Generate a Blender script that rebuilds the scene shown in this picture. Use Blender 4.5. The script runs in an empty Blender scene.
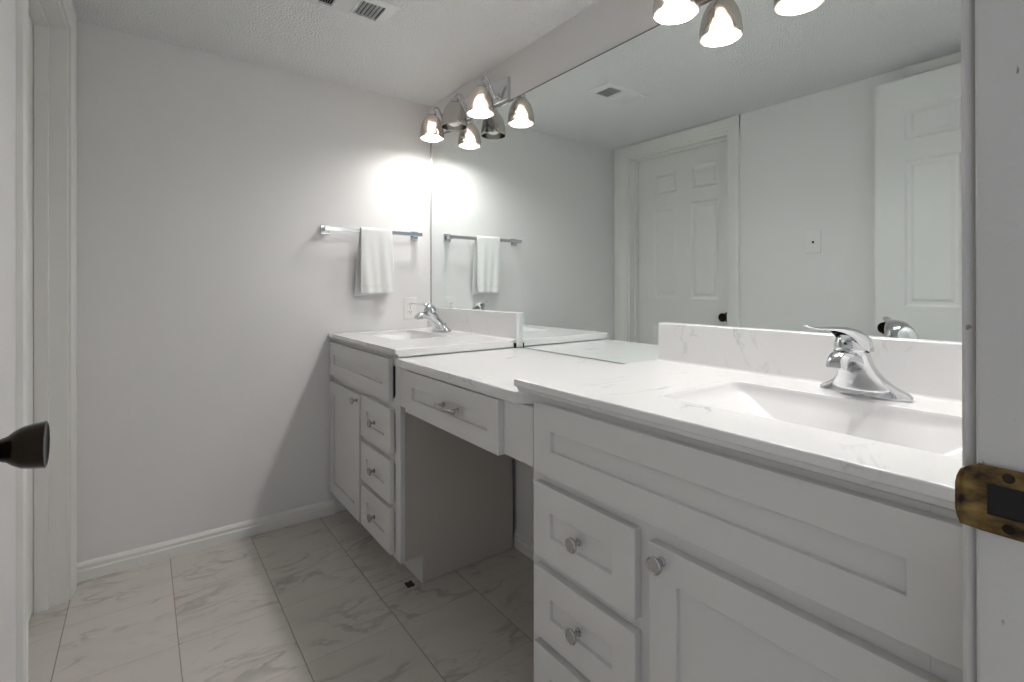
import bpy, bmesh, math, random
from mathutils import Vector, Matrix

# ------------------------------------------------------------------ camera, world, exposure
S = bpy.context.scene
COL = S.collection
cd = bpy.data.cameras.new('camera'); cam = bpy.data.objects.new('camera', cd); COL.objects.link(cam)
cam.location = (0, 0, 1.1213)
cam.rotation_euler = (math.radians(90), 0, math.radians(-36.6))
cd.sensor_fit = 'HORIZONTAL'; cd.sensor_width = 36; cd.lens = 36*497.2/1024
cd.shift_y = -(341-286.98)/1024; cd.clip_start = .02
S.camera = cam

W_ = bpy.data.worlds.new('world'); S.world = W_; W_.use_nodes = True
bg = W_.node_tree.nodes['Background']; bg.inputs[0].default_value = (.90, .94, 1, 1); bg.inputs[1].default_value = .29

S.view_settings.view_transform = 'Standard'
S.view_settings.look = 'None'
S.view_settings.gamma = 1
S.view_settings.use_curve_mapping = False
S.view_settings.exposure = 0.84
BULB = 128.0

# ------------------------------------------------------------------ room numbers (metres, camera stands at x=0 y=0)
D, L, LW, H = 1.2962, 2.5076, -.2053, 2.134      # mirror wall, far wall, left wall, ceiling
NY = .117                                         # bathroom face of the near wall
ZC, ZM, TH = .8946, .862, .031                    # side counters, centre counter, slab thickness
XC, XF, XFR = .735, .738, .757                    # counter edge, drawer fronts, face frame

# ------------------------------------------------------------------ material helpers
def nm(name):
    m = bpy.data.materials.new(name); m.use_nodes = True
    return m, m.node_tree, m.node_tree.nodes['Principled BSDF']
def N(t, typ, **k):
    n = t.nodes.new(typ)
    for a, b in k.items(): setattr(n, a, b)
    return n
def plain(name, col, rough=.5, metal=0, spec=.5, var=.03, bump=0, bscale=200, vscale=6, coat=0, bdist=.004):
    m, t, b = nm(name)
    b.inputs['Roughness'].default_value = rough; b.inputs['Metallic'].default_value = metal
    b.inputs['Specular IOR Level'].default_value = spec; b.inputs['Coat Weight'].default_value = coat
    tc = N(t, 'ShaderNodeTexCoord'); no = N(t, 'ShaderNodeTexNoise'); no.inputs['Scale'].default_value = vscale
    no.inputs['Detail'].default_value = 4
    t.links.new(tc.outputs['Object'], no.inputs['Vector'])
    mx = N(t, 'ShaderNodeMix', data_type='RGBA')
    mx.inputs[6].default_value = tuple(c*(1-var) for c in col)+(1,)
    mx.inputs[7].default_value = tuple(min(1, c*(1+var)) for c in col)+(1,)
    t.links.new(no.outputs['Fac'], mx.inputs[0]); t.links.new(mx.outputs[2], b.inputs['Base Color'])
    if bump:
        n2 = N(t, 'ShaderNodeTexNoise'); n2.inputs['Scale'].default_value = bscale; n2.inputs['Detail'].default_value = 3
        bu = N(t, 'ShaderNodeBump'); bu.inputs['Strength'].default_value = bump; bu.inputs['Distance'].default_value = bdist
        t.links.new(tc.outputs['Object'], n2.inputs['Vector'])
        t.links.new(n2.outputs['Fac'], bu.inputs['Height']); t.links.new(bu.outputs[0], b.inputs['Normal'])
    return m
def mth(t, op, a, b=None, c=None):
    n = N(t, 'ShaderNodeMath', operation=op)
    for i, v in enumerate((a, b, c)):
        if v is None: continue
        if isinstance(v, (int, float)): n.inputs[i].default_value = v
        else: t.links.new(v, n.inputs[i])
    return n.outputs[0]
def veins(t, vec, scale, width, dist=1.2, detail=4):
    """thin crooked lines: where a distorted noise crosses its middle"""
    n = N(t, 'ShaderNodeTexNoise'); n.inputs['Scale'].default_value = scale
    n.inputs['Detail'].default_value = detail; n.inputs['Distortion'].default_value = dist
    t.links.new(vec, n.inputs['Vector'])
    a = mth(t, 'ABSOLUTE', mth(t, 'SUBTRACT', n.outputs['Fac'], .5))
    r = N(t, 'ShaderNodeMapRange'); r.interpolation_type = 'SMOOTHSTEP'
    r.inputs[1].default_value = 0; r.inputs[2].default_value = width; r.inputs[3].default_value = 1; r.inputs[4].default_value = 0
    t.links.new(a, r.inputs[0]); return r.outputs[0]
def patch(t, vec, scale, lo, hi):
    n = N(t, 'ShaderNodeTexNoise'); n.inputs['Scale'].default_value = scale; n.inputs['Detail'].default_value = 2
    t.links.new(vec, n.inputs['Vector'])
    r = N(t, 'ShaderNodeMapRange'); r.interpolation_type = 'SMOOTHSTEP'
    r.inputs[1].default_value = lo; r.inputs[2].default_value = hi
    t.links.new(n.outputs['Fac'], r.inputs[0]); return r.outputs[0]
def mapped(t, src, rot, scale, loc=(0, 0, 0)):
    mp = N(t, 'ShaderNodeMapping'); mp.inputs['Rotation'].default_value = rot; mp.inputs['Scale'].default_value = scale
    mp.inputs['Location'].default_value = loc
    t.links.new(src, mp.inputs['Vector']); return mp.outputs[0]

def marble_top(name, seed):
    m, t, b = nm(name)
    b.inputs['Roughness'].default_value = .16; b.inputs['Specular IOR Level'].default_value = .5
    tc = N(t, 'ShaderNodeTexCoord')
    v = mapped(t, tc.outputs['Object'], (0, 0, math.radians(35)), (1, 2.3, 1.4), (seed, seed*.7, 0))
    v1 = veins(t, v, 2.4, .022, 1.6, 5); p1 = patch(t, v, 3.2, .56, .68)
    v2 = veins(t, v, 6.5, .03, .8, 4); p2 = patch(t, v, 5.0, .56, .7)
    a = mth(t, 'MULTIPLY', v1, p1); c = mth(t, 'MULTIPLY', mth(t, 'MULTIPLY', v2, p2), .55)
    s = mth(t, 'MINIMUM', mth(t, 'ADD', a, c), 1)
    mx = N(t, 'ShaderNodeMix', data_type='RGBA')
    mx.inputs[6].default_value = (.80, .795, .79, 1); mx.inputs[7].default_value = (.42, .47, .49, 1)
    t.links.new(mth(t, 'MULTIPLY', s, .62), mx.inputs[0]); t.links.new(mx.outputs[2], b.inputs['Base Color'])
    return m
def floor_tiles():
    m, t, b = nm('marble_look_floor_tile')
    tc = N(t, 'ShaderNodeTexCoord'); sx = N(t, 'ShaderNodeSeparateXYZ'); t.links.new(tc.outputs['Object'], sx.inputs[0])
    u = mth(t, 'DIVIDE', mth(t, 'SUBTRACT', sx.outputs[0], .0905), .300)
    v = mth(t, 'DIVIDE', mth(t, 'SUBTRACT', sx.outputs[1], 1.552), .3215)
    fu = mth(t, 'FLOOR', u); fv = mth(t, 'FLOOR', v)
    cu = mth(t, 'ABSOLUTE', mth(t, 'SUBTRACT', mth(t, 'SUBTRACT', u, fu), .5))
    cv = mth(t, 'ABSOLUTE', mth(t, 'SUBTRACT', mth(t, 'SUBTRACT', v, fv), .5))
    gr = N(t, 'ShaderNodeMapRange'); gr.inputs[1].default_value = .4925; gr.inputs[2].default_value = .4965
    t.links.new(cu, gr.inputs[0])
    gr2 = N(t, 'ShaderNodeMapRange'); gr2.inputs[1].default_value = .4945; gr2.inputs[2].default_value = .498
    gr2.inputs[4].default_value = .6
    t.links.new(cv, gr2.inputs[0])
    grout = mth(t, 'MAXIMUM', gr.outputs[0], gr2.outputs[0])
    cid = N(t, 'ShaderNodeCombineXYZ'); t.links.new(fu, cid.inputs[0]); t.links.new(fv, cid.inputs[1])
    wn = N(t, 'ShaderNodeTexWhiteNoise', noise_dimensions='3D'); t.links.new(cid.outputs[0], wn.inputs['Vector'])
    off = N(t, 'ShaderNodeVectorMath', operation='SCALE'); off.inputs['Scale'].default_value = 9
    t.links.new(wn.outputs['Color'], off.inputs[0])
    add = N(t, 'ShaderNodeVectorMath', operation='ADD')
    t.links.new(tc.outputs['Object'], add.inputs[0]); t.links.new(off.outputs[0], add.inputs[1])
    vec = mapped(t, add.outputs[0], (0, 0, math.radians(-38)), (1.0, 3.0, 1))
    v1 = veins(t, vec, 2.1, .045, 1.5, 5); p1 = patch(t, vec, 2.2, .45, .60)
    v2 = veins(t, vec, 6, .05, 1.0, 5); p2 = patch(t, vec, 4.0, .5, .66)
    cl = patch(t, vec, 3.0, .45, .75)
    s = mth(t, 'MINIMUM', mth(t, 'ADD', mth(t, 'MULTIPLY', mth(t, 'MULTIPLY', v1, p1), .50),
        mth(t, 'ADD', mth(t, 'MULTIPLY', mth(t, 'MULTIPLY', v2, p2), .35), mth(t, 'MULTIPLY', cl, .12))), 1)
    mx = N(t, 'ShaderNodeMix', data_type='RGBA')
    mx.inputs[6].default_value = (.61, .575, .53, 1); mx.inputs[7].default_value = (.27, .25, .235, 1)
    t.links.new(s, mx.inputs[0])
    tint = N(t, 'ShaderNodeMix', data_type='RGBA', blend_type='MULTIPLY'); tint.inputs[0].default_value = 1
    tr = N(t, 'ShaderNodeMapRange'); tr.inputs[3].default_value = .93; tr.inputs[4].default_value = 1.0
    t.links.new(wn.outputs['Value'], tr.inputs[0])
    t.links.new(mx.outputs[2], tint.inputs[6]); t.links.new(tr.outputs[0], tint.inputs[7])
    g = N(t, 'ShaderNodeMix', data_type='RGBA'); g.inputs[7].default_value = (.36, .30, .24, 1)
    t.links.new(grout, g.inputs[0]); t.links.new(tint.outputs[2], g.inputs[6]); t.links.new(g.outputs[2], b.inputs['Base Color'])
    ro = N(t, 'ShaderNodeMapRange'); ro.inputs[3].default_value = .3; ro.inputs[4].default_value = .8
    t.links.new(grout, ro.inputs[0]); t.links.new(ro.outputs[0], b.inputs['Roughness'])
    bu = N(t, 'ShaderNodeBump'); bu.invert = True; bu.inputs['Strength'].default_value = .5; bu.inputs['Distance'].default_value = .002
    t.links.new(grout, bu.inputs['Height']); t.links.new(bu.outputs[0], b.inputs['Normal'])
    return m
def shade_glass(name, see):
    """smoked mirror glass: a metallic film that lets a little light through"""
    m, t, b = nm(name); t.nodes.remove(b)
    gl = N(t, 'ShaderNodeBsdfGlossy'); gl.inputs['Color'].default_value = (.66, .63, .60, 1); gl.inputs['Roughness'].default_value = .16
    tr = N(t, 'ShaderNodeBsdfTransparent'); tr.inputs['Color'].default_value = (.97, .85, .76, 1)
    lw = N(t, 'ShaderNodeLayerWeight'); lw.inputs['Blend'].default_value = .35
    mr = N(t, 'ShaderNodeMapRange'); mr.inputs[3].default_value = see; mr.inputs[4].default_value = see*.35
    mx = N(t, 'ShaderNodeMixShader')
    t.links.new(lw.outputs['Facing'], mr.inputs[0]); t.links.new(mr.outputs[0], mx.inputs[0])
    t.links.new(gl.outputs[0], mx.inputs[1]); t.links.new(tr.outputs[0], mx.inputs[2])
    t.links.new(mx.outputs[0], t.nodes['Material Output'].inputs[0])
    return m
def emit(name, col, s):
    m, t, b = nm(name)
    b.inputs['Base Color'].default_value = (.9, .9, .9, 1)
    b.inputs['Emission Color'].default_value = col+(1,); b.inputs['Emission Strength'].default_value = s
    tc = N(t, 'ShaderNodeTexCoord'); return m
def aged_brass():
    m, t, b = nm('aged_brass')
    tc = N(t, 'ShaderNodeTexCoord')
    n = N(t, 'ShaderNodeTexNoise'); n.inputs['Scale'].default_value = 75; n.inputs['Detail'].default_value = 6
    v = mapped(t, tc.outputs['Object'], (0, 0, 0), (1, .45, 1)); t.links.new(v, n.inputs['Vector'])
    cr = N(t, 'ShaderNodeValToRGB'); e = cr.color_ramp.elements
    e[0].position = .36; e[0].color = (.022, .013, .006, 1); e[1].position = .66; e[1].color = (.27, .17, .05, 1)
    t.links.new(n.outputs['Fac'], cr.inputs[0]); t.links.new(cr.outputs[0], b.inputs['Base Color'])
    b.inputs['Metallic'].default_value = .55; b.inputs['Roughness'].default_value = .42
    bu = N(t, 'ShaderNodeBump'); bu.inputs['Strength'].default_value = .25; bu.inputs['Distance'].default_value = .001
    t.links.new(n.outputs['Fac'], bu.inputs['Height']); t.links.new(bu.outputs[0], b.inputs['Normal'])
    return m
def chipped_paint():
    m, t, b = nm('chipped_door_frame_paint')
    tc = N(t, 'ShaderNodeTexCoord')
    p = patch(t, mapped(t, tc.outputs['Object'], (0, 0, 0), (1, 1, .5)), 90, .70, .74)
    mx = N(t, 'ShaderNodeMix', data_type='RGBA')
    mx.inputs[6].default_value = (.63, .62, .61, 1); mx.inputs[7].default_value = (.30, .24, .19, 1)
    t.links.new(p, mx.inputs[0]); t.links.new(mx.outputs[2], b.inputs['Base Color'])
    b.inputs['Roughness'].default_value = .4
    n2 = N(t, 'ShaderNodeTexNoise'); n2.inputs['Scale'].default_value = 120
    bu = N(t, 'ShaderNodeBump'); bu.inputs['Strength'].default_value = .25; bu.inputs['Distance'].default_value = .002
    t.links.new(tc.outputs['Object'], n2.inputs['Vector']); t.links.new(n2.outputs['Fac'], bu.inputs['Height']); t.links.new(bu.outputs[0], b.inputs['Normal'])
    return m

M = dict(
    wall=plain('wall_paint', (.79, .776, .772), .6, bump=.08, bscale=260, var=.012, vscale=1.5),
    ceil=plain('popcorn_ceiling', (.86, .86, .86), .9, bump=1, bdist=.012, bscale=120, var=.03, vscale=120),
    trim=plain('trim_paint', (.80, .79, .765), .35, var=.015),
    door=plain('door_paint', (.79, .785, .765), .38, var=.01),
    cab=plain('cabinet_paint', (.70, .69, .675), .36, var=.012),
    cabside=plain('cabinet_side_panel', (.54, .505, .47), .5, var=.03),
    chrome=plain('polished_chrome', (.66, .67, .69), .07, 1, var=.01),
    nickel=plain('satin_nickel', (.50, .50, .50), .18, 1, var=.02),
    bronze=plain('oil_rubbed_bronze', (.022, .015, .010), .2, .8, var=.35, vscale=60),
    steel=plain('dull_steel_channel', (.22, .22, .22), .35, .8),
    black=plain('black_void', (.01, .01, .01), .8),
    dark=plain('dark_rubber', (.03, .03, .03), .6),
    plate=plain('white_plastic', (.82, .81, .79), .35, var=.01),
    vent=plain('vent_enamel', (.80, .80, .79), .4, var=.01),
    basin=plain('white_cultured_marble', (.77, .765, .765), .14, var=.008),
    towel=plain('white_terry', (.86, .86, .85), .95, bump=.8, bscale=520, var=.03, vscale=80, spec=.1),
    hem=plain('towel_hem', (.84, .83, .80), .8, bump=.4, bscale=300),
    brass=aged_brass(), paint=chipped_paint(), floor=floor_tiles(),
    topL=marble_top('marble_left', 3.1), topM=marble_top('marble_centre', 7.7), topR=marble_top('marble_right', 12.4),
    shade=shade_glass('smoked_mirror_glass', .10),
    bulb=emit('lit_bulb', (1, .985, .965), BULB),
    bulboff=plain('unlit_bulb_glass', (.8, .79, .77), .15),
)
def mirror_mat():
    m, t, b = nm('silvered_mirror')
    b.inputs['Base Color'].default_value = (.87, .925, .91, 1); b.inputs['Metallic'].default_value = 1; b.inputs['Roughness'].default_value = .0
    tc = N(t, 'ShaderNodeTexCoord'); p = patch(t, tc.outputs['Object'], 2.2, .45, .8)
    r = N(t, 'ShaderNodeMapRange'); r.inputs[3].default_value = 0.0; r.inputs[4].default_value = .012
    t.links.new(p, r.inputs[0]); t.links.new(r.outputs[0], b.inputs['Roughness'])
    return m
M['mirror'] = mirror_mat()

# ------------------------------------------------------------------ mesh helpers
def box(bm, x0, x1, y0, y1, z0, z1):
    v = [bm.verts.new((x, y, z)) for x in (x0, x1) for y in (y0, y1) for z in (z0, z1)]
    for f in ((0, 1, 3, 2), (4, 6, 7, 5), (0, 4, 5, 1), (2, 3, 7, 6), (0, 2, 6, 4), (1, 5, 7, 3)):
        bm.faces.new([v[i] for i in f])
    return v
def loft(bm, rings, cap0=True, cap1=True):
    rs = [[bm.verts.new(p) for p in r] for r in rings]
    n = len(rs[0])
    for a, b in zip(rs, rs[1:]):
        for i in range(n): bm.faces.new([a[i], a[(i+1) % n], b[(i+1) % n], b[i]])
    if cap0: bm.faces.new(rs[0][::-1])
    if cap1: bm.faces.new(rs[-1])
    return rs
def lathe(bm, prof, c, axis='z', seg=32, cap0=True, cap1=True):
    rings = []
    for h, r in prof:
        r = max(r, 1e-5); ring = []
        for i in range(seg):
            a = 2*math.pi*i/seg; p, q = r*math.cos(a), r*math.sin(a)
            ring.append({'z': (c[0]+p, c[1]+q, c[2]+h), 'x': (c[0]+h, c[1]+p, c[2]+q), '-x': (c[0]-h, c[1]+p, c[2]+q), '-y': (c[0]+p, c[1]-h, c[2]+q)}[axis])
        rings.append(ring)
    loft(bm, rings, cap0, cap1)
def tube(bm, pts, r, seg=14, flat=1.0):
    pts = [Vector(p) for p in pts]; rr = r if isinstance(r, (list, tuple)) else [r]*len(pts)
    rings = []; up = Vector((0, 0, 1))
    prev = None
    for i, p in enumerate(pts):
        d = (pts[min(i+1, len(pts)-1)]-pts[max(i-1, 0)]).normalized()
        if prev is None:
            s = d.cross(up); s = s if s.length > .1 else d.cross(Vector((0, 1, 0)))
            s.normalize()
        else:
            s = (prev-d*prev.dot(d)).normalized()
        prev = s; u = s.cross(d).normalized()
        rings.append([p+s*rr[i]*math.cos(2*math.pi*k/seg)+u*rr[i]*flat*math.sin(2*math.pi*k/seg) for k in range(seg)])
    loft(bm, rings)
def bez(p, n=16):
    """Catmull-Rom through the points"""
    p = [Vector(q) for q in p]; P = [p[0]*2-p[1]]+p+[p[-1]*2-p[-2]]; out = []
    for i in range(1, len(P)-2):
        for k in range(n):
            t = k/n; a, b, c, d = P[i-1:i+3]
            out.append(.5*((2*b)+(c-a)*t+(2*a-5*b+4*c-d)*t*t+(3*b-a-3*c+d)*t**3))
    out.append(p[-1]); return out

def obj(name, bm, mat, parent=None, bevel=0, smooth=False, seg=2, kind=None, sub=0, fix=True):
    bm.normal_update()
    if fix: bmesh.ops.recalc_face_normals(bm, faces=bm.faces)
    root = parent
    while root is not None and root.parent is not None: root = root.parent
    if root is not None and not root.get('_local'):
        bmesh.ops.translate(bm, verts=bm.verts, vec=-root.location)
    me = bpy.data.meshes.new(name); bm.to_mesh(me); bm.free()
    o = bpy.data.objects.new(name, me); COL.objects.link(o); me.materials.append(mat)
    if parent: o.parent = parent
    if smooth:
        for p in me.polygons: p.use_smooth = True
        if smooth != 'all':
            try:
                me.set_sharp_from_angle(angle=math.radians(38))
            except Exception: pass
    if bevel:
        b = o.modifiers.new('bevel', 'BEVEL'); b.width = bevel; b.segments = seg; b.limit_method = 'ANGLE'; b.angle_limit = math.radians(35)
    if sub:
        s = o.modifiers.new('subdivision', 'SUBSURF'); s.levels = sub; s.render_levels = sub
    if kind: o['kind'] = kind
    return o
def tag(o, label, cat, group=None):
    o['label'] = label; o['category'] = cat
    if group: o['group'] = group
    return o
def thing(name, label, cat, loc=(0, 0, 0), rot=None, group=None, local=False):
    o = bpy.data.objects.new(name, None); o.empty_display_size = .05; COL.objects.link(o)
    o.location = loc
    if rot: o.rotation_euler = rot
    if local: o['_local'] = 1
    return tag(o, label, cat, group)
def B(): return bmesh.new()
def bx(*a):
    b = B(); box(b, *a); return b

# ------------------------------------------------------------------ the room
def struct(name, bm, mat, **k): return obj(name, bm, mat, kind='structure', **k)
struct('floor', bx(-.9, D+.1, -1.3, L+.1, -.06, 0), M['floor'])
struct('ceiling', bx(LW-.2, D+.1, -.06, L+.1, H, H+.06), M['ceil'])
struct('wall_far', bx(LW-.35, D+.1, L, L+.1, 0, H), M['wall'])
struct('wall_right', bx(D, D+.1, 0, L+.1, 0, H), M['wall'])
# left wall with the closet doorway (y 1.617..2.336, to z 2.05) and a second one behind the open door
CY0, CY1, CZ = 1.612, 2.376, 2.052
def SH(bm):
    for v in bm.verts: v.co.x -= .009+.015*max(0, 2.42-v.co.y)
    return bm
b = B(); box(b, LW-.12, LW, CY1, L+.05, 0, H); box(b, LW-.12, LW, .74, CY0, 0, H); box(b, LW-.12, LW, CY0, CY1, CZ, H)
box(b, LW-.12, LW, -.06, .20, 0, H); box(b, LW-.12, LW, .20, .74, 2.045, H); SH(b)
struct('wall_left', b, M['wall'])
b = B(); box(b, .634, D+.1, -.01, NY, 0, H); box(b, LW-.05, .634, -.01, NY, 2.10, H); box(b, LW-.10, LW+.03, -.01, .06, 0, H)
struct('wall_near', b, M['wall'])

def base_profile(bm, p0, p1, nrm, h=.07, t=.012):
    """moulded baseboard between two floor points, thickness towards nrm"""
    prof = [(0, 0), (t, 0), (t, h*.55), (t*.75, h*.62), (t*.75, h*.80), (t*.35, h*.93), (0, h)]
    p0, p1, n = Vector(p0), Vector(p1), Vector(nrm)
    loft(bm, [[p+n*a+Vector((0, 0, z)) for a, z in prof] for p in (p0, p1)])
b = B(); base_profile(b, (LW+.004, L, 0), (.765, L, 0), (0, -1, 0)); struct('baseboard_far', b, M['trim'])
b = B(); base_profile(b, (D, .95, 0), (D, 1.722, 0), (-1, 0, 0)); struct('baseboard_right', b, M['trim'])
b = B(); base_profile(b, (LW, .86, 0), (LW, 1.551, 0), (1, 0, 0)); SH(b); struct('baseboard_left', b, M['trim'])

def casing_leg(bm, y_in, y_out, z1, x=LW):
    """moulded door casing leg on the left wall, profile across y"""
    s = 1 if y_out > y_in else -1; w = abs(y_out-y_in)
    prof = [(0, 0), (0, .008), (.12*w, .011), (.25*w, .011), (.32*w, .014), (.80*w, .017), (.93*w, .017), (w, .012), (w, 0)]
    loft(bm, [[(x+d, y_in+s*a, z) for a, d in prof] for z in (0, z1)])
def casing_head(bm, y0, y1, z_in, z_out, x=LW):
    w = z_out-z_in
    prof = [(0, 0), (0, .008), (.12*w, .011), (.25*w, .011), (.32*w, .014), (.80*w, .017), (.93*w, .017), (w, .012), (w, 0)]
    loft(bm, [[(x+d, y, z_in+a) for a, d in prof] for y in (y0, y1)])
b = B(); casing_leg(b, CY0+.002, 1.548, H-.001); casing_leg(b, CY1+.001, 2.450, H-.001)
casing_head(b, 1.548, 2.450, 2.053, H-.001)
box(b, LW, LW+.006, 2.450, 2.500, 0, H-.001); SH(b)
struct('trim_1', b, M['trim'])
# jamb lining and stops of the closet doorway
b = B()
box(b, LW-.12, LW+.001, CY1-.016, CY1, 0, CZ); box(b, LW-.12, LW+.001, CY0, CY0+.016, 0, CZ); box(b, LW-.12, LW+.001, CY0, CY1, CZ-.016, CZ)
box(b, LW-.086, LW-.048, CY1-.028, CY1-.016, 0, CZ-.016); box(b, LW-.086, LW-.048, CY0+.016, CY0+.028, 0, CZ-.016)
box(b, LW-.086, LW-.048, CY0, CY1, CZ-.028, CZ-.016); SH(b)
struct('trim_2', b, M['trim'], bevel=.002)
b = B(); casing_leg(b, .700, .764, H-.001); casing_head(b, .18, .764, 2.070, H-.001); SH(b)
struct('trim_3', b, M['trim'])

def six_panel(bm, y0, y1, z0, z1, xf, th, cols, rows):
    """moulded door, face towards +x at xf: flat field, sunk panels, raised centres"""
    dep = .009
    ys = sorted([y0]+[c for p in cols for c in p]+[y1]); zs = sorted([z0]+[c for p in rows for c in p]+[z1])
    def isP(ya, za): return any(abs(p[0]-ya) < 1e-6 for p in cols) and any(abs(r[0]-za) < 1e-6 for r in rows)
    V = {}
    def v(x, y, z):
        k = (round(x, 5), round(y, 5), round(z, 5))
        if k not in V: V[k] = bm.verts.new((x, y, z))
        return V[k]
    def q(a, b, c, d):
        try: bm.faces.new([a, b, c, d])
        except ValueError: pass
    for ya, yb in zip(ys, ys[1:]):
        for za, zb in zip(zs, zs[1:]):
            if isP(ya, za):
                R = []
                for ins, d in ((0, 0), (.010, dep), (.022, dep), (.034, .003)):
                    R.append([v(xf-d, ya+ins, za+ins), v(xf-d, yb-ins, za+ins), v(xf-d, yb-ins, zb-ins), v(xf-d, ya+ins, zb-ins)])
                for r0, r1 in zip(R, R[1:]):
                    for i in range(4): q(r0[i], r0[(i+1) % 4], r1[(i+1) % 4], r1[i])
                bm.faces.new(R[-1])
            else:
                q(v(xf, ya, za), v(xf, yb, za), v(xf, yb, zb), v(xf, ya, zb))
    box(bm, xf-th, xf-.0095, y0, y1, z0, z1)
    # rim between field and back
    for (ya, yb, za, zb) in ((y0, y0+.0001, z0, z1), (y1-.0001, y1, z0, z1), (y0, y1, z0, z0+.0001), (y0, y1, z1-.0001, z1)):
        box(bm, xf-.0096, xf-.0001, ya, yb, za, zb)

rows = [(.24, .86), (1.035, 1.690), (1.780, 1.925)]
b = B(); six_panel(b, CY0+.019, CY1-.022, .008, CZ-.018, LW-.087, .033, [(1.735, 1.925), (2.032, 2.222)], [(.24, .86), (1.043, 1.680), (1.768, 1.915)]); SH(b)
d1 = struct('door_1', b, M['door'])
rows3 = rows
b = B(); box(b, LW-.115, LW-.08, .21, .73, 0, 2.04); SH(b); struct('door_2', b, M['door'])
b = B(); six_panel(b, .095, .855, .010, 2.058, -.155, .034, [(.20, .40), (.548, .743)], rows)
d3 = struct('door_3', b, M['door'])

def door_knob(parent, base, name='door_knob'):
    """dark tulip knob pointing +x from base"""
    b = B(); lathe(b, [(0, .031), (.003, .031), (.007, .027), (.009, .013)], base, 'x', 36); r = obj('rosette', b, M['bronze'], parent, smooth=True)
    b = B()
    lathe(b, [(.006, .0115), (.012, .0105), (.022, .0105), (.026, .0130), (.031, .0150), (.036, .0195), (.043, .0235), (.052, .0255), (.061, .0268),
              (.0635, .0272), (.0640, .0262), (.0625, .023), (.0620, .0)], base, 'x', 14)
    k = obj(name, b, M['bronze'], parent, smooth=True); return k
door_knob(d3, (-.155, .798, .936))
door_knob(d1, (LW-.087-.019, 1.670, .935))
b = B(); box(b, -.1775, -.1675, .8545, .8565, .925, .955); obj('latch_bolt', b, M['brass'], d3)

# doorway the camera stands in: jamb lining, bathroom-side casing, strike plate
LEAN = -.0115
JX = .0115
def lean(bm):
    for v in bm.verts: v.co.x += (v.co.z-1.11)*LEAN+JX
b = B(); box(b, .599, .640, -.012, .1125, 0, 2.10); lean(b)
struct('trim_4', b, M['paint'], bevel=.003, seg=3)
b = B()
prof = [(.632, NY-.004), (.6035, NY-.004), (.5985, NY+.000), (.5975, NY+.003), (.6000, NY+.006), (.610, NY+.008), (.650, NY+.014), (.662, NY+.014), (.664, NY)]
loft(b, [[(x+.006, y, z) for x, y in prof] for z in (0, 2.13)]); lean(b)
struct('trim_5', b, M['paint'], smooth=True)

st = thing('strike_plate', 'aged brass latch strike plate screwed to the door frame at right', 'strike plate', (.598, .09, .936))
def strike():
    y0, y1, zc, hh = .050, .108, .9315, .0300
    x = .6085
    b = B()
    # plate grid with rectangular hole and curved lip leaving the jamb
    path = [(x, y0), (x, .074), (x, .0795), (x, .104), (x, .107), (x, .110), (x-.0010, .114), (x-.0035, .1180), (x-.0075, .1215), (x-.0120, .1235)]
    zrow = [-hh, -hh*.72, -.0138, .0138, hh*.72, hh]
    P = []
    for i, (px, py) in enumerate(path):
        k = 1 if i < 6 else 1-.022*(i-5)**1.5
        P.append([b.verts.new((px, py+(0 if i < 6 else -.004*(abs(z)/hh)**3), zc+z*k)) for z in zrow])
    for i in range(len(path)-1):
        for j in range(len(zrow)-1):
            if i == 2 and j == 2: continue
            b.faces.new([P[i][j], P[i+1][j], P[i+1][j+1], P[i][j+1]])
    o = obj('plate', b, M['brass'], st, smooth=True, fix=True)
    s = o.modifiers.new('solid', 'SOLIDIFY'); s.thickness = .0016; s.offset = 0
    o.modifiers.new('bevel', 'BEVEL').width = .0005
    b = B(); box(b, .6092, .6102, .0785, .105, zc-.0150, zc+.0150); obj('latch_hole', b, M['black'], st)
    for dz in (-.0222, .0222):
        b = B(); lathe(b, [(0, .0042), (.0009, .0042), (.0012, .003), (.0010, 0)], (x-.0006, .0900, zc+dz), '-x', 18)
        obj('screw', b, M['bronze'], st, smooth=True)
strike()

# ------------------------------------------------------------------ cabinets
def shaker(y0, y1, z0, z1, rail=.058, th=.019, xf=XF, dep=.0095):
    b = B()
    def ring(x, i): return [b.verts.new(p) for p in ((x, y0+i, z0+i), (x, y1-i, z0+i), (x, y1-i, z1-i), (x, y0+i, z1-i))]
    rb = ring(xf+th, 0); r0 = ring(xf, 0); r1 = ring(xf, rail); r2 = ring(xf+dep, rail)
    for a, c in ((rb, r0), (r0, r1), (r1, r2)):
        for i in range(4): b.faces.new([a[i], a[(i+1) % 4], c[(i+1) % 4], c[i]])
    b.faces.new(r2); b.faces.new(rb[::-1]); return b
def knob(parent, y, z):
    b = B()
    lathe(b, [(0, .0085), (.002, .0085), (.004, .0058), (.012, .0052), (.016, .0075), (.018, .0125), (.0195, .0150), (.0235, .0156), (.0250, .0146), (.0256, .0132), (.0245, .0122), (.0245, 0)], (XF, y, z), '-x', 32)
    return obj('knob', b, M['nickel'], parent, smooth=True)

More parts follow.
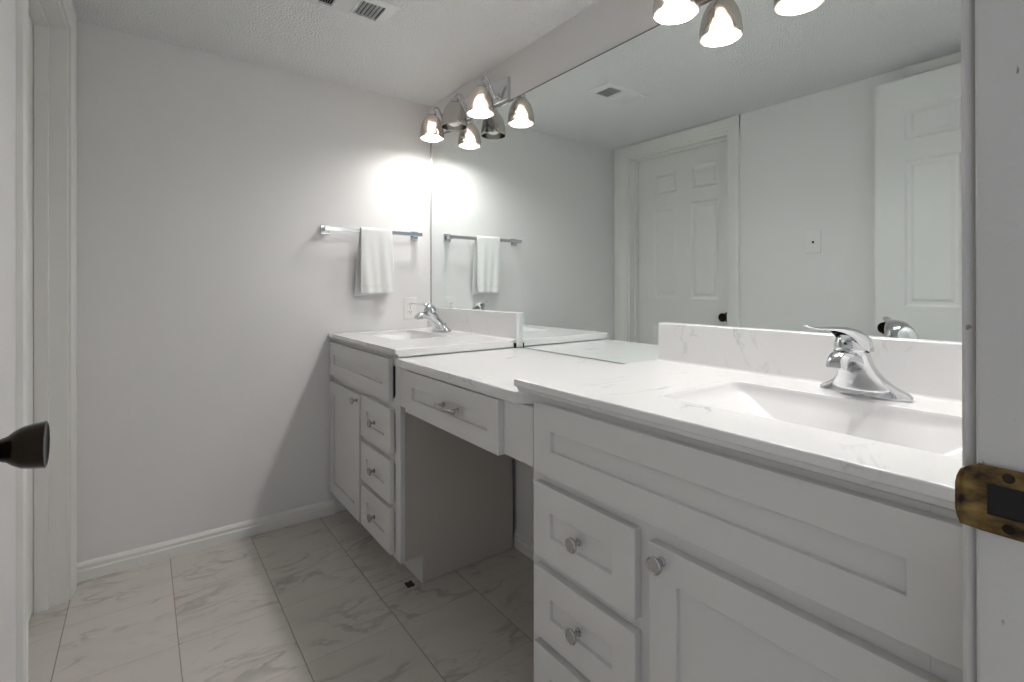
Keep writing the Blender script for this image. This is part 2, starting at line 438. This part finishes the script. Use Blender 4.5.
def vanity(root, ya, yb, stile_side, cols):
    """carcass ya..yb, stile_side = y of the finished end facing the knee space"""
    b = B()
    t = .016; x1 = 1.272
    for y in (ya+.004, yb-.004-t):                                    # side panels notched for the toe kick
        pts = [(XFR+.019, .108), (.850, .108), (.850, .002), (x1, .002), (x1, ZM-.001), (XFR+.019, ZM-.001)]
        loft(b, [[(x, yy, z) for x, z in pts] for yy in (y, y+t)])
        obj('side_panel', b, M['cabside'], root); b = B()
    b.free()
    b = B(); box(b, .8465, .8495, ya+.0038, yb-.0038, .002, .1075); obj('toe_kick', b, M['cab'], root)
    b = B(); box(b, .776, 1.262, ya+.021, yb-.021, .108, .122); obj('bottom_panel', b, M['cab'], root)
    b = B()                                                           # face frame
    fr = [(ya, ya+.045), (yb-.045, yb)]
    for f in fr: box(b, XFR, XFR+.019, f[0], f[1], .108, ZM-.001)
    box(b, XFR, XFR+.0188, ya+.045, yb-.045, .108, .138); box(b, XFR, XFR+.0188, ya+.045, yb-.045, .650, .705); box(b, XFR, XFR+.0188, ya+.045, yb-.045, .825, ZM-.001)
    mid = cols['mid']
    box(b, XFR, XFR+.0186, mid-.022, mid+.022, .138, .650)
    dl = (mid+.022, yb-.045) if cols['dy'][0] > cols['door'][1]-.1 and cols['dy'][1] > cols['door'][1] else (ya+.045, mid-.022)
    for z in (.303, .484): box(b, XFR, XFR+.0184, dl[0], dl[1], z-.022, z+.022)
    obj('face_frame', b, M['cab'], root, bevel=.0008)
    b = shaker(cols['fy'][0], cols['fy'][1], .691, .8515); obj('false_front', b, M['cab'], root, bevel=.0012)
    dy = cols['dy']
    for z0, z1 in ((.497, .667), (.312, .472), (.124, .292)):
        d = obj('drawer', shaker(dy[0], dy[1], z0, z1), M['cab'], root, bevel=.0012)
        knob(d, (dy[0]+dy[1])/2, (z0+z1)/2+.001)
    do = cols['door']; d = obj('door', shaker(do[0], do[1], .120, .660), M['cab'], root, bevel=.0012)
    knob(d, cols['knob'], .635)

vl = thing('vanity_cabinet', 'white shaker vanity cabinet in the far corner beneath the towel bar', 'cabinet', (.98, 2.106, 0))
vanity(vl, 1.704, L-.001, 1.704, dict(mid=2.073, dy=(1.755, 2.062), fy=(1.768, 2.500), door=(2.084, 2.500), knob=2.112))
vr = thing('vanity_cabinet', 'nearest white shaker vanity cabinet, running to the door frame at right', 'cabinet', (.98, .53, 0))
vanity(vr, NY+.017, .932, .932, dict(mid=.593, dy=(.609, .908), fy=(.140, .907), door=(.140, .577), knob=.549))

# knee space: apron with a wide drawer
ap = thing('knee_space_apron', 'white apron with wide shallow drawer spanning the open knee space', 'vanity drawer unit', (.98, 1.318, .69))
b = B(); box(b, XFR, XFR+.019, .9335, 1.054+.012, .686, ZM-TH-.001); box(b, XFR, XFR+.019, 1.61, 1.7035, .686, ZM-TH-.001)
box(b, XFR, XFR+.0188, 1.066, 1.61, .686, .702); box(b, XFR, XFR+.0188, 1.066, 1.61, .815, ZM-TH-.001)
obj('frame', b, M['cab'], ap, bevel=.0008)
dr = obj('drawer', shaker(1.054, 1.622, .684, .829, rail=.052), M['cab'], ap, bevel=.0012)
b = B(); 
for bb in ((.778, 1.20, 1.075, 1.087), (.778, 1.20, 1.592, 1.604)): box(b, bb[0], bb[1], bb[2], bb[3], .704, .81)
box(b, .778, 1.20, 1.087, 1.592, .704, .710); box(b, 1.19, 1.20, 1.087, 1.592, .710, .81)
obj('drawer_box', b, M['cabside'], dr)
b = B(); pz = .762
for y in (1.258, 1.345):
    lathe(b, [(0, .0085), (.002, .0085), (.004, .0055), (.020, .0050), (.024, .0060)], (XF, y, pz), '-x', 20)
tube(b, bez([(XF-.022, 1.242, pz-.002), (XF-.0245, 1.258, pz), (XF-.028, 1.3015, pz-.001), (XF-.0245, 1.345, pz), (XF-.022, 1.361, pz-.002)], 6),
     [.004]+[.0052]*23+[.004], 12, 1.2)
obj('pull', b, M['nickel'], dr, smooth=True)

# ------------------------------------------------------------------ counters
def rrect(x0, x1, y0, y1, r, n=6):
    pts = []
    for cx, cy, a0 in ((x1-r, y1-r, 0), (x0+r, y1-r, 90), (x0+r, y0+r, 180), (x1-r, y0+r, 270)):
        for k in range(n+1):
            a = math.radians(a0+90*k/n); pts.append((cx+r*math.cos(a), cy+r*math.sin(a)))
    return pts
def slab_with_bowl(root, name, y0, y1, op, bot, mat):
    """op = opening rect (x0,x1,y0,y1), bot = bowl floor rect"""
    x0, x1 = XC, D-.001
    ring = rrect(*op, .022)
    cx, cy = (op[0]+op[1])/2, (op[2]+op[3])/2
    def out(p):                                   # project the rim point to the outer rectangle
        dx, dy = p[0]-cx, p[1]-cy; ts = []
        if dx > 1e-9: ts.append((x1-cx)/dx)
        if dx < -1e-9: ts.append((x0-cx)/dx)
        if dy > 1e-9: ts.append((y1-cy)/dy)
        if dy < -1e-9: ts.append((y0-cy)/dy)
        t = min(ts); return (cx+dx*t, cy+dy*t)
    o2 = [out(p) for p in ring]
    for c in ((x0, y0), (x0, y1), (x1, y0), (x1, y1)):                # snap the nearest point to each corner
        i = min(range(len(o2)), key=lambda k: (o2[k][0]-c[0])**2+(o2[k][1]-c[1])**2); o2[i] = c
    b = B()
    loft(b, [[(x, y, ZC-TH) for x, y in ring], [(min(max(x, x0+.013), x1), y, ZC-TH) for x, y in o2], [(min(max(x, x0+.008), x1), y, ZC-.0185) for x, y in o2], [(x, y, ZC-.0175) for x, y in o2], [(x, y, ZC) for x, y in o2], [(x, y, ZC) for x, y in ring], [(x, y, ZC-TH) for x, y in ring]], False, False)
    bmesh.ops.remove_doubles(b, verts=b.verts, dist=1e-5)
    o = obj(name, b, mat, None)
    bv = o.modifiers.new('bevel', 'BEVEL'); bv.width = .0030; bv.segments = 2; bv.limit_method = 'ANGLE'; bv.angle_limit = math.radians(60)
    prof = [(0, 0), (.012, .0015), (.028, .008), (.05, .020)]+[(.05+.75*k/8, .020+.075*k/8) for k in range(1, 9)]+[(.88, .103), (.95, .1065), (1, .108)]
    rings = []
    for f, d in prof:
        rc = [op[i]*(1-f)+bot[i]*f for i in range(4)]
        rings.append([(x, y, ZC-d) for x, y in rrect(*rc, .022+.012*f)])
    b = B(); loft(b, rings, False, True)
    s = obj('basin', b, M['basin'], None, smooth='all', fix=False); s.parent = o
    mo = s.modifiers.new('solid', 'SOLIDIFY'); mo.thickness = .004; mo.offset = -1
    bd = B(); lathe(bd, [(0, .022), (.003, .022), (.004, .017), (.002, .014), (.002, 0)], ((bot[0]+bot[1])/2, (bot[2]+bot[3])/2, ZC-.108), 'z', 28)
    dd = obj('drain', bd, M['chrome'], None, smooth=True); dd.parent = s
    return o
cl = slab_with_bowl(None, 'countertop', 1.700, L-.001, (.868, 1.150, 2.000, 2.470), (.940, 1.075, 2.19, 2.34), M['topL'])
tag(cl, 'white marble-look vanity top with sink in far corner below the towel', 'countertop')
cr = slab_with_bowl(None, 'countertop', NY+.001, .983, (.868, 1.150, .160, .650), (.940, 1.075, .29, .45), M['topR'])
tag(cr, 'nearest white marble-look vanity top with rectangular sink beside the door frame', 'countertop')
def splash(par, y0, y1, mat):
    b = B(); box(b, D-.021, D-.0015, y0, y1, ZC, 1.0115)
    if y0 > 1: box(b, D-.018, D-.0016, y0+.001, 1.6998, ZM+.001, ZC-.0002)
    o = obj('backsplash', b, mat, None, bevel=.003, seg=3); o.parent = par
    b = B(); n = 8; R = .008                                          # small cove where top and splash meet
    pts = [(D-.021, ZC)]+[(D-.021-R+R*math.sin(math.radians(90*k/n)), ZC+R-R*math.cos(math.radians(90*k/n))) for k in range(n+1)]
    loft(b, [[(x, y, z+.0003) for x, z in pts] for y in (y0+.002, y1-.002)])
    c = obj('cove', b, mat, None, smooth=True); c.parent = o
splash(cl, 1.686, L-.001, M['topL']); splash(cr, NY+.001, .962, M['topR'])
b = B(); box(b, 1.2710, 1.2775, 1.688, 1.6995, ZM+.0002, ZM+.020); o = obj('dark_gap_box', b, M['black'], None); o.parent = cl; o['label'] = 'black box standing in for the dark gap under the splash end'  # added black box paints the darkness of the open gap below the splash
b = B()
out = [(XC+.004, 1.6995), (XC+.004, .992), (XC+.007, .981), (XC+.016, .973), (XC+.052, .936), (XC+.060, .934), (D-.001, .934), (D-.001, 1.6995)]
loft(b, [[(x, y, z) for x, y in out] for z in (ZM-TH, ZM)])
cm = obj('countertop', b, M['topM'], None, bevel=.004, seg=3)
tag(cm, 'lower white marble-look top over the open knee space between two cabinets', 'countertop')

# ------------------------------------------------------------------ mirror
b = B(); box(b, D-.0012, D-.0002, NY+.004, L-.004, ZM+.003, 1.9395)
mi = tag(obj('wall_mirror', b, M['mirror'], None), 'large frameless wall mirror above all three vanity tops', 'mirror')
b = B(); box(b, D-.0030, D-.0002, NY+.004, L-.004, 1.9390, 1.9415); obj('edge_channel', b, M['steel'], mi)
b = B(); box(b, D-.0035, D-.0002, L-.0048, L-.0012, ZM+.12, 1.9395); obj('edge_channel', b, M['nickel'], mi)
b = B(); box(b, D-.0030, D-.0002, .985, 1.684, ZM+.0005, ZM+.0035); obj('edge_channel', b, M['nickel'], mi)

# ------------------------------------------------------------------ faucets (local axes: spout towards -x)
def faucet(label, loc, rz, lev):
    t = thing('sink_faucet', label, 'faucet', loc, (0, 0, rz), 'single-lever chrome sink faucets', local=True)
    b = B(); rings = []
    prof = [(0, .083, .0275, 0), (.004, .084, .0280, 0), (.009, .083, .0265, 0), (.014, .077, .0250, -.001), (.019, .067, .0245, -.003), (.027, .055, .0255, -.008),
            (.038, .044, .0275, -.0165), (.052, .0360, .0300, -.029), (.066, .0320, .0320, -.042), (.080, .0305, .0330, -.0535), (.092, .0305, .0335, -.062), (.099, .0300, .0330, -.0665)]
    for z, ry, rx, sh in prof:
        k = 2.0+.5*(1-z/.099)
        rings.append([(sh+rx*math.copysign(abs(math.cos(a))**(2/k), math.cos(a)), ry*math.copysign(abs(math.sin(a))**(2/k), math.sin(a)), z) for a in [2*math.pi*i/48 for i in range(48)]])
    loft(b, rings); obj('body', b, M['chrome'], t, smooth='all')
    b = B(); c = bez([(-.030, 0, .056), (-.060, 0, .074), (-.090, 0, .085), (-.114, 0, .088), (-.128, 0, .0855), (-.1365, 0, .0775), (-.139, 0, .068)], 6); n = len(c); rings = []
    for i, p in enumerate(c):
        f = i/(n-1); d = (c[min(i+1, n-1)]-c[max(i-1, 0)]).normalized(); u = Vector((0, 1, 0)); w = d.cross(u).normalized()
        ry = .0265-.0080*min(1, f*1.4); rz_ = .020-.0075*min(1, f*1.4)
        if i == n-1: ry *= .9; rz_ *= .9
        rings.append([p+u*ry*math.cos(a)+w*rz_*math.sin(a) for a in [2*math.pi*k/28 for k in range(28)]])
    loft(b, rings); obj('spout', b, M['chrome'], t, smooth=True)
    b = B(); lathe(b, [(-.006, .0115), (-.004, .0128), (.006, .0132), (.010, .012)], (-.119, 0, .074), 'z', 24); obj('aerator', b, M['nickel'], t, smooth=True)
    b = B(); lathe(b, [(.097, .0320), (.0985, .0300), (.1005, .0290), (.103, .0300), (.110, .0295), (.120, .0265), (.130, .0190), (.134, 0)], (-.068, 0, 0), 'z', 36)
    obj('cartridge_dome', b, M['chrome'], t, smooth=True)
    b = B(); rings = []
    # shell-like cap over the dome drawn out into a long thin lever: (x, z of crown, half width, side drop)
    st_ = [(-.0345, .1080, .010, .006), (-.0370, .1220, .0225, .022), (-.044, .1330, .0285, .034), (-.056, .1405, .0308, .041), (-.070, .1440, .0300, .036), (-.084, .1460, .0265, .020),
           (-.098, .1465, .0205, .011), (-.112, .1465, .0150, .0070), (-.127, .1455, .0120, .0055), (-.142, .1460, .0110, .0050), (-.154, .1478, .0100, .0044), (-.163, .1500, .0080, .0036), (-.166, .1508, .0045, .0024)]
    for x, zc, hw, dp in st_:
        up_ = [(x, hw*math.cos(a), zc-dp+dp*math.sin(a)**.8) for a in [math.pi*k/14 for k in range(15)]]
        th = min(.0035, dp*.6)
        dn = [(x, (hw-.0022)*math.cos(a), zc-dp-.0002+(dp-th)*max(0, math.sin(a))**.8) for a in [math.pi*k/14 for k in range(14, -1, -1)]]
        rings.append(up_+dn)
    loft(b, rings); bmesh.ops.rotate(b, verts=b.verts, cent=(-.068, 0, 0), matrix=Matrix.Rotation(lev, 3, 'Z'))
    h = obj('handle', b, M['chrome'], t, smooth=True)
    b = B(); lathe(b, [(0, .0032), (.0012, .0032), (.0016, 0)], (-.0955, 0, .113), '-x', 14); obj('temperature_dot', b, M['dark'], t)
    b = B(); tube(b, [(.020, 0, .016), (.022, 0, .034)], .0022, 10); lathe(b, [(0, .003), (.004, .0048), (.009, .0040), (.011, 0)], (.022, 0, .034), 'z', 16)
    obj('lift_rod', b, M['chrome'], t, smooth=True)
    return t
faucet('chrome single-lever sink faucet on the nearest vanity top beside the door frame', (1.217, .398, ZC+.0003), math.radians(0), math.radians(-32))
faucet('chrome single-lever sink faucet on the far corner vanity top by the outlet', (1.217, 2.235, ZC+.0003), math.radians(0), math.radians(-30))

# ------------------------------------------------------------------ light fixtures
def fixture(label, yc, lit):
    t = thing('vanity_light', label, 'wall light', (D, yc, 1.99), None, None)
    b = B(); box(b, D-.022, D-.001, yc-.297, yc+.297, 1.944, 2.043); obj('back_plate', b, M['chrome'], t, bevel=.003, seg=3)
    for i, dy in enumerate((-.2255, 0, .2255)):
        y = yc+dy; x = 1.183
        b = B(); lathe(b, [(0, .015), (.003, .015), (.006, .009), (.008, .0065)], (D-.022, y, 1.975), '-x', 24)
        tube(b, bez([(D-.024, y, 1.975), (D-.036, y, 1.968), (D-.048, y, 1.980), (D-.060, y, 2.010), (D-.080, y, 2.038), (D-.100, y, 2.040), (x, y, 2.020)], 8), .0062, 14)
        arm = obj('arm', b, M['chrome'], t, smooth=True)
        b = B(); lathe(b, [(-.004, .0215), (0, .0225), (.014, .0225), (.018, .020), (.024, .012), (.030, .0085)], (x, y, 1.994), 'z', 32); obj('socket_cap', b, M['chrome'], t, smooth=True)
        b = B()
        prof = [(0, .0610), (.005, .0618), (.020, .0612), (.040, .0592), (.060, .0555), (.078, .0500), (.094, .0420), (.106, .0335), (.114, .0260), (.118, .0215)]
        outr = [(h, r) for h, r in prof]; inn = [(h-(0 if h == 0 else .0012), r-.0018) for h, r in prof][::-1]
        lathe(b, outr+inn, (x, y, 1.876), 'z', 48, False, False)
        # close the rim
        b.verts.ensure_lookup_table(); n = 48; tot = len(b.verts)
        for k in range(n): b.faces.new([b.verts[k], b.verts[(k+1) % n], b.verts[tot-n+(k+1) % n], b.verts[tot-n+k]])
        sh = obj('lamp_shade', b, M['shade'], t, smooth='all')
        b = B(); lathe(b, [(0, 0), (.001, .010), (.004, .0200), (.010, .0280), (.020, .0330), (.031, .0335), (.042, .0300), (.055, .0230), (.068, .0160), (.080, .0130)], (x, y, 1.8825), 'z', 28, False, True)
        bb = obj('light_bulb', b, M['bulb' if lit[i] else 'bulboff'], t, smooth='all')
        b = B(); lathe(b, [(0, .0135), (.004, .0145), (.030, .0145), (.034, .012)], (x, y, 1.961), 'z', 24); obj('socket', b, M['nickel'], t, smooth=True)
    return t
fixture('chrome three-lamp light bar above the far sink, its middle bulb unlit', 2.0505, (1, 0, 1))
fixture('chrome three-lamp light bar above the nearest sink, cut by the top of the photo', .6075, (1, 1, 1))

# ------------------------------------------------------------------ towel bar, towel
tb = thing('towel_bar', 'chrome square towel bar on the far wall', 'towel bar', (.95, L, 1.402))
for x in (.718, 1.192):
    b = B(); box(b, x-.022, x+.022, L-.008, L-.0005, 1.380, 1.424); box(b, x-.013, x+.013, L-.056, L-.008, 1.3925, 1.4135)
    obj('post', b, M['chrome'], tb, bevel=.002)
b = B(); box(b, .700, 1.212, L-.0665, L-.0565, 1.3935, 1.4125); obj('bar', b, M['chrome'], tb, bevel=.0015)

def towel():
    """front and back layer over the bar, one cloth with soft folds"""
    yb = L-.061; ztop = 1.4145; b = B()
    path = []
    zb, zf = 1.078, 1.088
    n = 26
    for k in range(n): path.append((1, zb+(1.405-zb)*k/(n-1)))
    for k in range(1, 8): path.append((2, 180*k/8))
    for k in range(n): path.append((0, 1.405-(1.405-zf)*k/(n-1)))
    nx = 30; grid = []
    for i, (s, v) in enumerate(path):
        row = []
        for j in range(nx+1):
            f = j/nx; x = .872+.164*f
            if s == 2:
                a = math.radians(v); y = yb+.0120*math.cos(a); z = 1.405+.0140*math.sin(a); dr = 0; x += 0
            else:
                z = v; dr = min(1, (1.405-v)/.32)
                wob = .0055*math.sin(f*9.5+1.3*(s == 1))*dr+.003*math.sin(f*21+v*9)*dr
                if s == 1: y = yb+.0120+.018*dr+wob*.4; x += -.014*dr*(1-f)-.004*dr+.010*dr*f
                else: y = yb-.0120-.020*dr*(.2+.8*f)-wob; x += -.002*dr+.006*dr*f+.004*math.sin(v*22)*(f-.5)*dr
            row.append(b.verts.new((x, y, z)))
        grid.append(row)
    for r0, r1 in zip(grid, grid[1:]):
        for j in range(nx): b.faces.new([r0[j], r0[j+1], r1[j+1], r1[j]])
    o = obj('hand_towel', b, M['towel'], None, smooth='all')
    s = o.modifiers.new('solid', 'SOLIDIFY'); s.thickness = .0065; s.offset = 0
    bv = o.modifiers.new('bevel', 'BEVEL'); bv.width = .002; bv.segments = 2; bv.limit_method = 'ANGLE'
    tag(o, 'white terry hand towel folded over the towel bar', 'towel')
    b = B(); g = []
    for k in range(4):
        z = 1.1305-.004*k; row = []
        for j in range(nx+1):
            f = j/nx; dr = min(1, (1.405-z)/.32)
            wob = .0055*math.sin(f*9.5)*dr+.003*math.sin(f*21+z*9)*dr
            row.append(b.verts.new((.872+.164*f-.002*dr+.006*dr*f+.004*math.sin(z*22)*(f-.5)*dr, yb-.0120-.020*dr*(.2+.8*f)-wob-.0037, z)))
        g.append(row)
    for r0, r1 in zip(g, g[1:]):
        for j in range(nx): b.faces.new([r0[j], r0[j+1], r1[j+1], r1[j]])
    h = obj('woven_border', b, M['hem'], None, smooth='all'); h.parent = o
towel()

# ------------------------------------------------------------------ outlet, wall plate, ceiling register, floor vent scrap
ot = thing('wall_outlet', 'white double wall outlet behind the far faucet', 'outlet', (1.169, L, 1.006))
b = B(); box(b, 1.133, 1.205, L-.005, L-.0005, .948, 1.064); obj('cover_plate', b, M['plate'], ot, bevel=.002)
for zc in (1.026, .986):
    b = B(); ring = [(1.169+.0165*math.copysign(abs(math.cos(a))**.7, math.cos(a)), zc+.0135*math.copysign(abs(math.sin(a))**.7, math.sin(a))) for a in [2*math.pi*k/24 for k in range(24)]]
    loft(b, [[(x, y, z) for x, z in ring] for y in (L-.004, L-.0065)]); s = obj('socket', b, M['plate'], ot)
    b = B()
    for dx, hh in ((-.0063, .0040), (.0063, .0034)): box(b, 1.169+dx-.0011, 1.169+dx+.0011, L-.0072, L-.0064, zc+.002-hh, zc+.002+hh)
    lathe(b, [(0, .0022), (.0008, .0022)], (1.169, L-.0064, zc-.0075), '-y', 12)
    obj('slot', b, M['black'], s)
b = B(); lathe(b, [(0, .003), (.001, .003), (.0014, 0)], (1.169, L-.005, 1.006), '-y', 14); obj('screw', b, M['nickel'], ot)

wp = thing('wall_plate', 'white jack plate with a dark centre on the left wall, seen in the mirror', 'wall plate', (LW-.027, 1.150, 1.356))
b = B(); box(b, LW-.0275, LW-.021, 1.113, 1.187, 1.299, 1.415); obj('cover_plate', b, M['plate'], wp, bevel=.002)
b = B(); box(b, LW-.021, LW-.020, 1.145, 1.155, 1.350, 1.362); obj('jack', b, M['black'], wp)
for z in (1.319, 1.393):
    b = B(); lathe(b, [(0, .003), (.001, .003), (.0014, 0)], (LW-.021, 1.150, z), 'x', 14); obj('screw', b, M['plate'], wp)

vt = thing('ceiling_vent', 'white three-way louvred air register in the ceiling', 'vent', (.60, 1.762, H))
x0, x1, y0, y1 = .450, .748, 1.685, 1.840
b = B(); box(b, x0+.02, x1-.02, y0+.02, y1-.02, H-.0012, H-.0004); obj('duct_opening', b, M['black'], vt)
b = B(); fw = .026; fx = .044
def fr(bm, a0, a1, b0, b1):
    loft(bm, [[(a0, b0, H-.0005), (a1, b0, H-.0005), (a1, b1, H-.0005), (a0, b1, H-.0005)], [(a0, b0, H-.003), (a1, b0, H-.003), (a1, b1, H-.003), (a0, b1, H-.003)],
              [(a0+.008, b0+.008, H-.009), (a1-.008, b0+.008, H-.009), (a1-.008, b1-.008, H-.009), (a0+.008, b1-.008, H-.009)],
              [(a0+fx, b0+fw, H-.009), (a1-fx, b0+fw, H-.009), (a1-fx, b1-fw, H-.009), (a0+fx, b1-fw, H-.009)],
              [(a0+fx, b0+fw, H-.001), (a1-fx, b0+fw, H-.001), (a1-fx, b1-fw, H-.001), (a0+fx, b1-fw, H-.001)]], False, False)
fr(b, x0, x1, y0, y1)
xa, xb = .546, .612
box(b, xa-.004, xa+.004, y0+fw, y1-fw, H-.009, H-.001); box(b, xb-.004, xb+.004, y0+fw, y1-fw, H-.009, H-.001)
obj('frame', b, M['vent'], vt)
def slatx(xc, s):
    b = B(); loft(b, [[(xc, y, H-.0015), (xc+.001, y, H-.0015), (xc+.001+s*.009, y, H-.010), (xc+s*.009, y, H-.010)] for y in (y0+fw, y1-fw)]); obj('slat', b, M['vent'], vt)
for k in range(6):
    slatx(x0+fx+.006+k*.0082, -.45); slatx(xb+.006+k*.0142, .45)
for k in range(7):
    yc = y0+fw+.006+k*.0145
    b = B(); loft(b, [[(x, yc, H-.0015), (x, yc+.001, H-.0015), (x, yc+.012, H-.0095), (x, yc+.011, H-.0095)] for x in (xa+.004, xb-.004)]); obj('slat', b, M['vent'], vt)

b = B()
for i in range(2):
    for j in range(2):
        box(b, .792+i*.016, .804+i*.016, 1.716+j*.018, 1.730+j*.018, .0004, .006)
box(b, .794, .818, 1.718, 1.746, .0004, .004)
tag(obj('floor_bumper', b, M['dark'], None, bevel=.001), 'small black rubber pad on the floor at the toe kick corner', 'rubber pad')
for o in bpy.data.objects:
    if '_local' in o: del o['_local']
